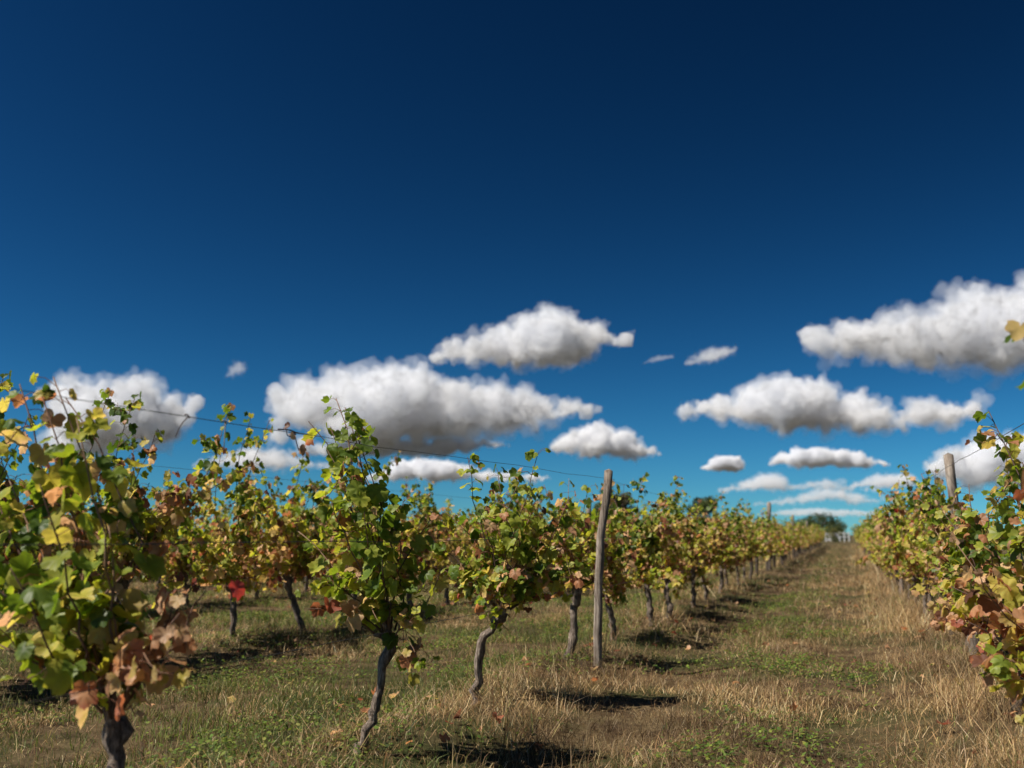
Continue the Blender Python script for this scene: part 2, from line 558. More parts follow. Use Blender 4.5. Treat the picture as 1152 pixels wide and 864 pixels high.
cloud("flat pale band of cloud right under the widest grey bellied bank", [(325, 504), (370, 497), (420, 492), (470, 494), (520, 488), (575, 496)], [(325, 513), (400, 520), (500, 519), (575, 506)], seed=18, dens=.35)
cloud("low cloud streak behind the second row between the two left clouds", [(215, 520), (250, 508), (290, 500), (330, 508), (370, 522)], [(215, 528), (290, 536), (370, 530)], seed=19, dens=.25, ragged=1.3)
# ------------------------------------------------------------------ grapevines
LEAF_M = plant_material("vine_leaf", .5, .46)
CANE_M = plant_material("cane_bark", 0.0, .75)


def bark_material():
    m, n, l, out = mat("vine_bark")
    tc_ = n.new("ShaderNodeTexCoord")
    mp = n.new("ShaderNodeMapping")
    mp.inputs['Scale'].default_value = (1, 1, .14)
    l.new(tc_.outputs['Object'], mp.inputs[0])
    t = tex(n, l, 120, 5, .65, mp.outputs[0], .4)
    t2 = tex(n, l, 14, 3, .6, tc_.outputs['Object'])
    c = ramp(n, [(.32, (.05, .038, .03)), (.5, (.19, .155, .13)), (.68, (.40, .35, .30))])
    l.new(t.outputs[0], c.inputs[0])
    c2 = ramp(n, [(.35, (.45, .42, .40)), (.65, (1.15, 1.08, 1.0))])
    l.new(t2.outputs[0], c2.inputs[0])
    mu = n.new("ShaderNodeMixRGB")
    mu.blend_type = 'MULTIPLY'
    mu.inputs[0].default_value = 1
    l.new(c.outputs[0], mu.inputs[1])
    l.new(c2.outputs[0], mu.inputs[2])
    p = n.new("ShaderNodeBsdfPrincipled")
    p.inputs['Roughness'].default_value = .9
    p.inputs['Specular IOR Level'].default_value = .15
    l.new(mu.outputs[0], p.inputs['Base Color'])
    b = n.new("ShaderNodeBump")
    b.inputs['Strength'].default_value = .9
    b.inputs['Distance'].default_value = .012
    l.new(t.outputs[0], b.inputs['Height'])
    l.new(b.outputs[0], p.inputs['Normal'])
    l.new(p.outputs[0], out.inputs['Surface'])
    return m


BARK_M = bark_material()


def tube(pts, rad, sides, rough=0.0, rng=None, cap=True):
    """swept tube: pts (k,3), rad (k,) -> verts, quads, tris"""
    pts = np.asarray(pts, float)
    k = len(pts)
    T = np.gradient(pts, axis=0)
    T /= np.linalg.norm(T, axis=1, keepdims=True) + 1e-9
    ref = np.array([0.3, 1.0, 0.2]) if abs(T[0][1]) < .8 else np.array([1.0, .2, .1])
    A = np.cross(T, ref)
    A /= np.linalg.norm(A, axis=1, keepdims=True) + 1e-9
    B = np.cross(T, A)
    th = np.linspace(0, 2 * np.pi, sides, endpoint=False)
    r = np.asarray(rad)[:, None] * np.ones((1, sides))
    if rough and rng is not None:
        rib = 1 + rough * .7 * rng.normal(0, 1, (1, sides)) + rough * .6 * rng.normal(0, 1, (k, sides))
        r = r * rib
    V = pts[:, None, :] + r[..., None] * (np.cos(th)[None, :, None] * A[:, None, :] + np.sin(th)[None, :, None] * B[:, None, :])
    V = V.reshape(-1, 3)
    i = np.arange(k - 1)[:, None] * sides
    j = np.arange(sides)[None]
    j2 = (j + 1) % sides
    F = np.stack([(i + j), (i + j2), (i + sides + j2), (i + sides + j)], -1).reshape(-1, 4)
    tris = np.zeros((0, 3), int)
    if cap:
        V = np.vstack([V, pts[0] - T[0] * rad[0] * .3, pts[-1] + T[-1] * rad[-1] * .5])
        n = k * sides
        j = np.arange(sides)
        t0 = np.stack([(j + 1) % sides, j, np.full(sides, n)], 1)
        t1 = np.stack([(k - 1) * sides + j, (k - 1) * sides + (j + 1) % sides, np.full(sides, n + 1)], 1)
        tris = np.vstack([t0, t1])
    return V, F, tris


class Acc:
    def __init__(s):
        s.v, s.q, s.t, s.c, s.n = [], [], [], [], 0

    def add(s, V, Q=None, T=None, col=None):
        s.v.append(V)
        if Q is not None and len(Q): s.q.append(Q + s.n)
        if T is not None and len(T): s.t.append(T + s.n)
        if col is not None: s.c.append(np.broadcast_to(np.asarray(col, float), V.shape))
        s.n += len(V)

    def mesh(s, name, m, smooth=True):
        fs = []
        if s.q: fs.append(np.concatenate(s.q))
        if s.t: fs.append(np.concatenate(s.t))
        return new_mesh(name, np.concatenate(s.v), fs, np.concatenate(s.c) if s.c else None, smooth, [m] if m else [])


def curve(pts, k):
    """smooth polyline through control points (Catmull-Rom)"""
    P = [np.asarray(p, float) for p in pts]
    P = [2 * P[0] - P[1]] + P + [2 * P[-1] - P[-2]]
    out = []
    seg = len(P) - 3
    for q in np.linspace(0, seg - 1e-6, k):
        i = int(q)
        t = q - i
        p0, p1, p2, p3 = P[i:i + 4]
        out.append(.5 * (2 * p1 + (p2 - p0) * t + (2 * p0 - 5 * p1 + 4 * p2 - p3) * t * t + (3 * p1 - p0 - 3 * p2 + p3) * t ** 3))
    return np.array(out)


# a five lobed grape leaf, stalk at the origin, tip towards +v
_half = [(0, 1.0), (9, .90), (16, .92), (24, .80), (31, .77), (41, .85), (50, .95), (58, .88), (66, .86), (76, .74), (86, .71), (97, .78), (108, .82), (120, .72), (134, .68), (150, .58), (166, .38)]


def leaf_outline(step):
    h = _half[::step]
    r = [(a, x) for a, x in h] + [(360 - a, x) for a, x in h[:0:-1]] if True else 0
    r = sorted(r)
    r.insert(len([1 for a, _ in r if a < 180]), (180, .07))
    a = np.radians([q[0] for q in r])
    x = np.array([q[1] for q in r])
    return np.stack([np.sin(a) * x, np.cos(a) * x], 1)


LEAF = {1: leaf_outline(1), 2: leaf_outline(2), 4: leaf_outline(4)}

# leaf colours from green through yellow to rust; index 0..7
PAL = np.array([(.055, .095, .014), (.125, .18, .026), (.26, .30, .04), (.40, .37, .06), (.50, .38, .11), (.55, .34, .20), (.38, .19, .09), (.34, .06, .05), (.14, .07, .04)])


def leaves(acc, P, O, Sz, stage, rng, lod=2, curl=1.0, droop=.75):
    """P: stalk ends (n,3); O: outward directions (n,3); Sz: sizes; stage: float index into PAL"""
    n = len(P)
    if n == 0: return
    out = LEAF[lod]
    m = len(out)
    up = np.array([0, 0, 1.0])
    N = O * .8 + up * .55 + rng.normal(0, .38, (n, 3))
    N /= np.linalg.norm(N, axis=1, keepdims=True)
    T = O * .45 - up * droop + rng.normal(0, .35, (n, 3))
    T -= N * np.sum(T * N, 1, keepdims=True)
    T /= np.linalg.norm(T, axis=1, keepdims=True) + 1e-9
    U = np.cross(T, N)
    # vertices: centre, inner ring (only close leaves), outer ring
    rings = [(0.55, out), (1.0, out)] if lod == 1 else [(1.0, out)]
    L = [np.array([[0, .12]])] + [o * s for s, o in rings]
    uv = np.concatenate(L)
    rr = np.linalg.norm(uv, axis=1)
    fold = rng.normal(.22, .28, (n, 1)) * curl
    cup = rng.normal(-.14, .34, (n, 1)) * curl
    wave = rng.uniform(0, 6.28, (n, 1))
    ang = np.arctan2(uv[:, 0], uv[:, 1])
    H = fold * np.abs(uv[None, :, 0]) + cup * rr[None] ** 2 + .10 * curl * np.sin(3 * ang[None] + wave) * rr[None] + .05 * np.sin(7 * ang[None] + 2 * wave) * rr[None]
    asp = rng.uniform(.85, 1.12, (n, 1))
    V = P[:, None] + Sz[:, None, None] * (U[:, None] * (uv[None, :, 0] * asp)[..., None] + T[:, None] * uv[None, :, 1, None] + N[:, None] * H[..., None])
    nv = len(uv)
    base = (np.arange(n) * nv)[:, None, None]
    j = np.arange(m)
    j2 = (j + 1) % m
    tri = np.stack([np.zeros(m, int), 1 + j, 1 + j2], 1)
    Tt = (base + tri[None]).reshape(-1, 3)
    Q = None
    if lod == 1:
        q = np.stack([1 + j, 1 + m + j, 1 + m + j2, 1 + j2], 1)
        Q = (base + q[None]).reshape(-1, 4)
    # colour: autumn starts at the rim and runs inwards
    rim = np.clip((rr - .25) / .75, 0, 1)[None] * rng.uniform(-.3, 1.3, (n, 1)) + rng.normal(0, .12, (n, nv))
    st = np.clip(stage[:, None] + rim * (stage[:, None] < 6), 0, len(PAL) - 1.001)
    i0 = st.astype(int)
    f = (st - i0)[..., None]
    C = PAL[i0] * (1 - f) + PAL[i0 + 1] * f
    tipw = np.clip((rr - .72) / .28, 0, 1) * (rr > .5)
    C = C * rng.uniform(.8, 1.2, (n, 1, 1)) * (0.94 + .22 * tipw[None, :, None])     # ribs run to the lobe tips and are paler
    acc.add(V.reshape(-1, 3), Q, Tt, C.reshape(-1, 3))


def stages(n, h, rng, tone=0.0, grad=2.0):
    if isinstance(grad, tuple):                            # a shoot of one autumn colour: (mean, spread), few strays
        s = rng.normal(grad[0], grad[1], n)
        s = np.where(rng.random(n) < .07, rng.choice([3.5, 4.6, 5.3, 6.2], n), s)
        return np.clip(s, 0, 7.95)
    """autumn stage of leaves at relative heights h (0 low, 1 top): low leaves are further gone"""
    s = rng.choice([0.0, .7, 1.4, 2.2, 3.2, 4.4, 5.3, 6.2, 7.0, 7.9], n, p=[.13, .23, .22, .12, .08, .07, .07, .045, .006, .029])
    s = s + (0.55 - h) * grad + tone + rng.normal(0, .3, n)
    s = np.where((s > 6.3) & (rng.random(n) < .8), rng.choice([4.6, 5.3, 6.1, 7.9], n), s)      # true red leaves are few
    return np.clip(s, 0, 7.95)


def trunk_mesh(pts, r0, r1, rng, sides=12, arms=()):
    a = Acc()
    C = curve(pts, 16)
    k = len(C)
    C[1:-1] += rng.normal(0, .008, (k - 2, 3))
    t = np.linspace(0, 1, k)
    rad = r0 + (r1 - r0) * t
    rad[0] *= 1.35
    rad[1] *= 1.12
    rad = rad * (1 + .12 * np.sin(t * 17 + rng.uniform(0, 6)))
    rad[-3:] *= np.array([1.35, 1.65, 1.35])                # knobbly pruned head
    a.add(*tube(C, rad, sides, .13, rng))
    top = C[-1]
    for d in arms:
        e = curve([C[-2], top + np.asarray(d) * .5 + np.array([0, 0, .01]), top + np.asarray(d)], 6)
        a.add(*tube(e, np.linspace(r1 * .95, r1 * .45, 6), 8, .10, rng))
    return a.mesh("trunk", BARK_M)


def cane_path(p0, p1, rng, bow=.15, k=10):
    p0, p1 = np.asarray(p0, float), np.asarray(p1, float)
    ln = np.linalg.norm(p1 - p0)
    m = (p0 + p1) / 2 + rng.normal(0, bow * ln * .4, 3) + np.array([0, 0, bow * ln * .35])
    q = p0 * .75 + p1 * .25 + rng.normal(0, bow * ln * .15, 3) + np.array([0, 0, .03])
    c = curve([p0, q, m, p1], k)
    c[2:-1] += rng.normal(0, .009, (k - 3, 3))
    return c


CANE_COLS = [(.16, .085, .05), (.11, .06, .04), (.20, .12, .075), (.075, .045, .032)]


def dress(acc_leaf, acc_stalk, path, rng, lod, spacing, size, keep=(0, 1), tone=0.0, zr=(.45, 1.6), side=.1, per=1.5, grad=2.0):
    """leaves on stalks along a cane"""
    seg = np.linalg.norm(np.diff(path, axis=0), axis=1)
    L = np.concatenate([[0], np.cumsum(seg)])
    n = max(1, int(L[-1] / spacing * per))
    s = (keep[0] + (keep[1] - keep[0]) * rng.random(n) ** .75) * L[-1]
    P = np.stack([np.interp(s, L, path[:, i]) for i in range(3)], 1)
    az = rng.uniform(0, 2 * np.pi, n)
    O = np.stack([np.cos(az), np.sin(az), rng.uniform(-.25, .6, n)], 1)
    O /= np.linalg.norm(O, axis=1, keepdims=True)
    rel = s / L[-1]
    sz = size * rng.uniform(.6, 1.2, n) * (1.08 - .45 * rel ** 2)
    E = P + O * (rng.uniform(.35, 1.0, n) * side)[:, None]
    h = np.clip((P[:, 2] - zr[0]) / (zr[1] - zr[0]), 0, 1)
    leaves(acc_leaf, E, O, sz, stages(n, h, rng, tone, grad), rng, lod)
    if acc_stalk is not None:
        for p, e in zip(P, E):
            mid = (p + e) / 2 + np.array([0, 0, .012])
            V, Q, T = tube(np.array([p, mid, e]), np.array([.0017, .0014, .0012]), 3, cap=False)
            acc_stalk.add(V, Q, T, (.20, .09, .05))


def vine(name_label, group, base, head, ends, seed, lod=2, leaf=.062, spacing=.075, tone=0.0, per=1.5, laterals=3, r0=.034, mid=None, separate=True, bare=(), tones={}, side=.09, top=1.65, grad=1.8, modes={}):
    """one grapevine. base: (x, y) at the ground; head: knob of the trunk relative to the base; ends: tips of its canes relative to the base"""
    rng = np.random.default_rng(seed)
    x, y = base
    root = empty("grapevine", (x, y, float(gz(np.array(x), np.array(y))) - .02))
    tag(root, name_label, "grapevine", group)
    head = np.asarray(head, float)
    pts = [(0, 0, -.05), head * .33 + np.array([.02, 0, 0]) + rng.normal(0, .015, 3), head * .7 + rng.normal(0, .015, 3), head] if mid is None else [(0, 0, -.05)] + list(mid) + [head]
    dirs = []
    for e in ends:
        d = np.asarray(e) - head
        d = d / np.linalg.norm(d)
        dirs.append(d * rng.uniform(.06, .11))
    link("trunk", trunk_mesh(pts, r0, r0 * .78, rng, 12 if lod < 4 else 7, dirs[:5]), root)
    fol, canes = Acc(), Acc()
    stalk = fol if lod <= 2 else None
    for i, e in enumerate(ends):
        e = np.asarray(e, float)
        pth = cane_path(head + dirs[i] * .6, e, rng)
        ln = np.linalg.norm(e - head)
        rad = np.linspace(.0058, .0022, len(pth))
        col = CANE_COLS[rng.integers(4)]
        V, Q, T = tube(pth, rad, 6 if lod <= 2 else 4)
        tgt = Acc() if separate else canes
        tgt.add(V, Q, T, col)
        ct = tone + tones.get(i, 0) + rng.normal(0, .6)          # each shoot turns at its own pace
        cg = modes.get(i, modes.get('all', grad))
        keep = (.18, 1.0)
        if i in bare: keep = (.80, 1.0)
        dress(fol, stalk, pth, rng, lod, spacing, leaf, keep, ct, (head[2] - .05, top), side, per if i not in bare else .55, cg)
        nlat = 0 if i in bare else rng.poisson(laterals)
        for q in range(nlat):                              # side shoots
            t = rng.uniform(.2, .92)
            p = pth[int(t * (len(pth) - 1))]
            d = rng.normal(0, 1, 3) * np.array([.8, .8, .55])
            d /= np.linalg.norm(d)
            l2 = rng.uniform(.10, .30)
            sp = cane_path(p, p + d * l2 + np.array([0, 0, -.05]), rng, .15, 6)
            V, Q, T = tube(sp, np.linspace(.003, .0014, 6), 4)
            tgt.add(V, Q, T, col)
            dress(fol, stalk, sp, rng, lod, spacing * .8, leaf * .85, (.15, 1.0), ct, (head[2] - .05, top), side * .7, per, cg)
        if separate:
            link("cane", tgt.mesh("cane", CANE_M), root)
    if not separate:
        link("canes", canes.mesh("canes", CANE_M), root)
    link("foliage", fol.mesh("foliage", LEAF_M), root)
    return root


def random_ends(rng, head, n, spread=.9, top=(1.0, 1.60), cross=.25, low=.42):
    E = []
    for i in range(n):
        t = (i + rng.uniform(.2, .8)) / n * 2 - 1
        if rng.random() < low:
            E.append((rng.normal(0, cross) * 1.2, t * spread * 1.15, rng.uniform(.36, .95)))
        else:
            E.append((rng.normal(0, cross), t * spread, rng.uniform(*top)))
    return [np.array(e) + np.array([head[0], head[1], 0]) * .6 for e in E]


def copy_vine(root, loc, rz, scale, label, group):
    r = root.copy()
    COL.objects.link(r)
    r.location = loc
    r.rotation_euler = (0, 0, rz)
    r.scale = scale
    tag(r, label, "grapevine", group)
    for ch in root.children:
        c = ch.copy()
        COL.objects.link(c)
        c.parent = r
        for g in ch.children:
            d = g.copy()
            COL.objects.link(d)
            d.parent = c
    return r
# ------------------------------------------------------------------ the rows
def bz(x, y): return float(gz(np.array(float(x)), np.array(float(y))))


def rel(base, px, py, dd=0.0):
    """cane tip seen at a pixel, as an offset from the vine's base; dd: nearer or farther than the vine itself"""
    b = Vector((base[0], base[1], bz(*base) - .02))
    f = Vector((-math.sin(YAW), math.cos(YAW), 0))
    dc = (b - EYE).dot(CAM_M @ Vector((0, 0, -1)))
    d = ray(px, py)
    # depth along the lens axis of the point above the base
    t = ((b - EYE).x * f.x + (b - EYE).y * f.y) / (d.x * f.x + d.y * f.y)
    p = EYE + d * (t + dd)
    return np.array(p - b)


GA, GR, GB = "vines of the row left of the grass track", "vines of the row right of the grass track", "vines of the second row on the left"

# --- row left of the track, nearest vines by hand
b = (ROW_A, 2.78)
E = [rel(b, *p) for p in ((22, 432, .1), (60, 424, 0), (86, 470, -.1), (2, 520, .25), (45, 545, -.3), (92, 575, .1), (122, 590, -.05), (12, 640, -.35), (70, 625, .3),
                          (-60, 540, 0), (-90, 640, .1), (-30, 470, .2), (222, 652, .05), (202, 690, -.1), (160, 742, -.25), (75, 745, .2), (100, 770, -.3), (30, 590, .1), (196, 672, .1), (180, 722, -.05), (232, 664, .0), (110, 640, .2), (60, 500, .15), (74, 448, .05), (46, 442, -.05))]
vine("nearest blurred grapevine at the left picture edge with a pinkish rust low shoot", GA, b, rel(b, 128, 812), E, 101, lod=1, leaf=.066, spacing=.085, per=1.2, laterals=1.3,
     r0=.037, modes={'all': (1.5, .9), 0: (2.2, 1.8), 1: (3.6, 1.4), 21: (3.0, 1.5), 22: (4.0, 1.3), 23: (2.0, 1.2), 3: (1.0, .7), 6: (1.3, .7), 12: (4.8, .7), 13: (5.4, .6), 14: (4.6, 1.0), 15: (3.8, 1.3), 16: (4.9, 1.0), 18: (5.6, 1.2), 19: (4.8, .9), 20: (5.6, 1.0)}, bare=(2,), side=.10)
b = (ROW_A, 4.46)
E = [rel(b, *p) for p in ((378, 448, 0), (347, 474, .05), (372, 560, -.2), (336, 598, .05), (346, 685, -.15), (402, 515, .15), (440, 590, .2), (484, 585, .05),
                          (496, 640, -.05), (472, 690, -.2), (430, 630, -.3), (392, 640, .25), (362, 645, -.1), (410, 575, -.25), (396, 468, .05), (368, 506, -.08), (384, 530, .1), (388, 458, -.03), (372, 480, .04))]
vine("sharp leaning grapevine with the tallest leafy shoot rising into the clouds", GA, b, rel(b, 440, 722), E, 102, lod=1, leaf=.064, spacing=.08, per=1.25, laterals=1.7,
     r0=.025, mid=[rel(b, 416, 812), rel(b, 428, 765)], modes={'all': (1.7, .75), 0: (1.3, .6), 1: (1.8, 1.0), 4: (4.2, 1.0), 9: (2.4, 1.4), 11: (3.0, 1.6), 14: (1.2, .6)}, side=.09, top=1.8)
b = (ROW_A, 6.10)
E = [rel(b, *p) for p in ((526, 514, -.1), (606, 508, .05), (560, 530, .2), (584, 542, -.2), (606, 552, .1), (634, 566, .2), (540, 575, -.3), (520, 612, .0), (644, 600, -.1),
                          (660, 640, .1), (545, 648, -.25), (590, 640, -.35), (622, 655, .0), (570, 585, -.35), (650, 585, .1), (640, 560, -.1), (498, 640, .1), (655, 612, .05), (480, 605, .15), (500, 575, .0))]
vine("bushy grapevine on a thin S-curved trunk, next after the sharp leaning vine", GA, b, rel(b, 566, 690), E, 103, lod=1, leaf=.06, spacing=.075, per=1.5, laterals=3.2,
     r0=.028, tone=.5, grad=1.1, modes={0: (1.2, .6), 1: (1.3, .6), 3: (1.6, .8), 13: (1.5, .6)}, mid=[rel(b, 536, 770), rel(b, 541, 728), rel(b, 556, 704)], tones={0: -1.2, 1: -.9, 3: -.9, 13: -1.2, 12: .7, 9: .6}, side=.09, top=1.7)
b = (ROW_A, 8.20)
E = [rel(b, *p) for p in ((612, 545, -.1), (640, 538, .1), (662, 548, .2), (690, 560, .45), (605, 590, .1), (698, 600, .45), (636, 600, -.3), (650, 620, .3), (600, 640, 0), (690, 645, .4), (640, 570, .0), (620, 575, -.2))]
vine("rusty yellow grapevine whose trunk stands just left of the leaning wooden post", GA, b, rel(b, 650, 664), E, 104, lod=2, leaf=.06, spacing=.075, per=1.5, laterals=3.5,
     r0=.036, tone=.8, tones={8: .8, 9: .8, 7: .5}, side=.09)

# --- row right of the track, nearest vines by hand
b = (ROW_R, 3.45)
E = [np.array(e) for e in (tuple(rel(b, 1147, 372)), (-.1, -.5, 1.55), (.2, -.2, 1.5), (-.25, .1, 1.35), (.1, .4, 1.5), (-.12, .55, 1.45), (.25, .6, 1.2), (-.3, -.4, 1.0), (-.22, .50, .85), (.0, .62, .75), (-.05, .30, 1.72))]
vine("grapevine at the right picture edge of which only a high shoot and blurred leaves show", GR, b, (.03, .05, .5), E, 201, lod=2, leaf=.066, spacing=.08, per=1.4, laterals=2.5, r0=.042, tones={7: 1.2, 8: 1.2, 9: 1}, side=.10)
b = (ROW_R, 5.05)
E = [rel(b, *p) for p in ((1112, 462, .2), (1150, 520, 0), (1180, 500, 0), (1120, 560, .1), (1150, 580, -.2), (1075, 610, .2), (1100, 640, -.1), (1090, 700, .1), (1100, 760, 0), (1130, 740, -.2),
                          (1160, 650, -.2), (1220, 540, 0), (1260, 600, 0), (1150, 790, -.1), (1240, 700, 0), (1070, 660, .3))]
vine("big blurred grapevine at the lower right with a shoot of round leaves above the post", GR, b, (.02, .04, .5), E, 202, lod=1, leaf=.064, spacing=.08, per=1.7, laterals=3, r0=.045, tone=.5,
     tones={5: 1.6, 6: 1.8, 7: 2.0, 8: .2, 9: .8, 13: 1.2, 15: 1.8, 0: .3, 4: -.8}, side=.10)
b = (ROW_R, 6.70)
E = [rel(b, *p) for p in ((1090, 545, .2), (1140, 535, 0), (1060, 575, .3), (1042, 620, .1), (1050, 680, 0), (1075, 700, -.2), (1085, 640, -.3), (1110, 600, -.2), (1160, 600, 0), (1060, 650, .4), (1180, 540, .1))]
vine("pinkish tan leaved grapevine, second from the right picture edge", GR, b, (-.03, .04, .5), E, 203, lod=1, leaf=.06, spacing=.075, per=1.8, laterals=3.8, r0=.04, tone=.4,
     tones={3: 1.6, 4: 1.8, 5: 1.8, 9: 1.2}, side=.09)

# --- the other near vines are copies of a handful of kinds
PROTO = []


def proto(label, group, xy, seed, tone):
    r = np.random.default_rng(seed)
    lean = r.normal(0, .10, 2)
    head = (lean[0] * .6, lean[1] * 1.5, r.uniform(.48, .62))
    E = random_ends(r, head, int(r.integers(12, 15)))
    for q in range(2):                                     # a few long shoots stand above the rest
        E.append(np.array((r.normal(0, .2), r.uniform(-.6, .6), r.uniform(1.58, 1.82))))
    return vine(label, group, xy, head, E, seed, lod=2, leaf=.055, spacing=.075, per=2.15, laterals=4.8, r0=r.uniform(.03, .042), tone=tone, separate=False,
                tones={len(E) - 1: -1.0, len(E) - 2: -.8}, side=.085)


FAR_M = []


def far_proto(label, group, xy, seed, tone):
    """a far vine: one mesh, its trunk, canes and leaves each of a few faces"""
    r = np.random.default_rng(seed)
    a = Acc()
    head = np.array((r.normal(0, .06), r.normal(0, .14), r.uniform(.48, .62)))
    V, Q, T = tube(curve([(0, 0, -.05), head * .5 + r.normal(0, .03, 3), head], 6), np.linspace(.042, .045, 6), 6)
    a.add(V, Q, T, (.06, .045, .034))
    E = random_ends(r, head, 12) + [np.array((r.normal(0, .2), r.uniform(-.6, .6), r.uniform(1.55, 1.85)))]
    fol = Acc()
    for e in E:
        p = cane_path(head, e, r)
        V, Q, T = tube(p, np.linspace(.007, .004, len(p)), 3)
        a.add(V, Q, T, (.11, .06, .04))
        dress(fol, None, p, r, 4, .06, .078, (.15, 1), tone, (.45, 1.6), .17, 1.5)
    nb = len(a.v)
    nf0 = sum(len(q) for q in a.q), sum(len(t) for t in a.t)
    off = a.n
    verts = np.concatenate(a.v + fol.v)
    cols = np.concatenate(a.c + fol.c)
    quads = np.concatenate(a.q)
    tris = np.concatenate(a.t + [t + off for t in fol.t])
    mi = np.concatenate([np.zeros(len(quads), int), np.zeros(nf0[1], int), np.ones(len(tris) - nf0[1], int)])
    me = new_mesh("grapevine", verts, [quads, tris], cols, True, [CANE_M, LEAF_M], mi)
    o = link("grapevine", me, None, (xy[0], xy[1], bz(*xy) - .02))
    tag(o, label, "grapevine", group)
    return o


ORD = ["first", "second", "third", "fourth", "fifth", "sixth", "seventh", "eighth", "ninth", "tenth", "eleventh", "twelfth"]
rr = random.Random(77)


def fill_row(x, ys, group, label_of, protos, fars, lod_y, tones, tall=1.0, wide=1.0, sink=0.0):
    for i, y in enumerate(ys):
        X = x + rr.uniform(-.07, .07)
        lab = label_of(i, y)
        loc = (X, y, bz(X, y) - .02 - sink)
        sc = rr.uniform(.9, 1.1)
        scale = (sc * rr.uniform(.9, 1.1), sc * rr.uniform(.95, 1.12) * wide, sc * rr.uniform(.93, 1.08) * tall)
        rz = rr.choice((0, math.pi)) + rr.uniform(-.2, .2)
        store, make = (protos, proto) if y < lod_y else (fars, far_proto)
        if len(store) < (12 if store is protos else 9):
            o = make(lab, group, (X, y), 300 + 17 * len(store) + (500 if store is fars else 0), tones[len(store) % len(tones)])
            store.append(o)
        else:
            src = rr.choice(store)
            copy_vine(src, loc, rz, scale, lab, group)


def ystep(y0, y1, step, jit=.16, skip=.03):
    y, out = y0, []
    while y < y1:
        if rr.random() > skip: out.append(y + rr.uniform(-jit, jit))
        y += step
    return out


FARS = []
TONES = (1.0, .4, 1.6, .9, 1.3, .5, 1.9, 1.0)
fill_row(ROW_A, [10.25, 11.85, 13.35, 15.1, 16.7] + ystep(18.4, 95, 1.65), GA,
         lambda i, y: f"{ORD[i]} grapevine past the leaning post in the row left of the track" if i < 8 else
         ("distant grapevine before the pale upright post in the row left of the track" if y < 31 else "tiny far grapevine past the pale upright post in the row left of the track"),
         PROTO, FARS, 24, TONES)
fill_row(ROW_R, ystep(8.3, 95, 1.6), GR,
         lambda i, y: f"{ORD[i]} grapevine counted from the pinkish tan one in the row right of the track" if i < 7 else "distant grapevine of the right hand row running to the end of the track",
         PROTO, FARS, 24, TONES)
fill_row(ROWS_LEFT[0], [5.9, 7.35, 8.85] + ystep(10.3, 92, 1.45), GB,
         lambda i, y: f"{ORD[i]} grapevine of the second row on the left, counted from the picture's left edge" if i < 9 else "distant grapevine far along the second row on the left",
         PROTO, FARS, 22, TONES, 1.27, 1.25, .13)
for k, (x, y0, y1) in enumerate(((ROWS_LEFT[1], 9.5, 82), (ROWS_LEFT[2], 13.5, 76), (ROWS_LEFT[3], 17.5, 72))):
    nm = ("third", "fourth", "fifth")[k]
    fill_row(x, ystep(y0, y1, 1.75), f"vines of the {nm} row on the left", lambda i, y, nm=nm: f"grapevine in the {nm} row on the left, half hidden by nearer rows", PROTO, FARS, 20, TONES, 1.22, 1.35, .13)


# ------------------------------------------------------------------ posts and wires
def wood_material():
    m, n, l, out = mat("weathered_wood")
    tc_ = n.new("ShaderNodeTexCoord")
    mp = n.new("ShaderNodeMapping")
    mp.inputs['Scale'].default_value = (1, 1, .07)
    l.new(tc_.outputs['Object'], mp.inputs[0])
    t = tex(n, l, 75, 6, .65, mp.outputs[0], .3)
    t2 = tex(n, l, 5, 3, .6, tc_.outputs['Object'])
    c = ramp(n, [(.30, (.04, .03, .024)), (.46, (.20, .165, .135)), (.62, (.35, .305, .26)), (.8, (.45, .40, .35))])
    l.new(t.outputs[0], c.inputs[0])
    c2 = ramp(n, [(.35, (.62, .58, .54)), (.65, (1.1, 1.07, 1.03))])
    l.new(t2.outputs[0], c2.inputs[0])
    mu = n.new("ShaderNodeMixRGB")
    mu.blend_type = 'MULTIPLY'
    mu.inputs[0].default_value = 1
    l.new(c.outputs[0], mu.inputs[1])
    l.new(c2.outputs[0], mu.inputs[2])
    p = n.new("ShaderNodeBsdfPrincipled")
    p.inputs['Roughness'].default_value = .88
    p.inputs['Specular IOR Level'].default_value = .2
    l.new(mu.outputs[0], p.inputs['Base Color'])
    b = n.new("ShaderNodeBump")
    b.inputs['Strength'].default_value = .8
    b.inputs['Distance'].default_value = .01
    l.new(t.outputs[0], b.inputs['Height'])
    l.new(b.outputs[0], p.inputs['Normal'])
    l.new(p.outputs[0], out.inputs['Surface'])
    return m


WOOD_M = wood_material()
STEEL_M, n_, l_, o_ = mat("old_wire")
p_ = n_.new("ShaderNodeBsdfPrincipled")
p_.inputs['Base Color'].default_value = (.10, .095, .09, 1)
p_.inputs['Metallic'].default_value = .7
p_.inputs['Roughness'].default_value = .55
l_.new(p_.outputs[0], o_.inputs['Surface'])


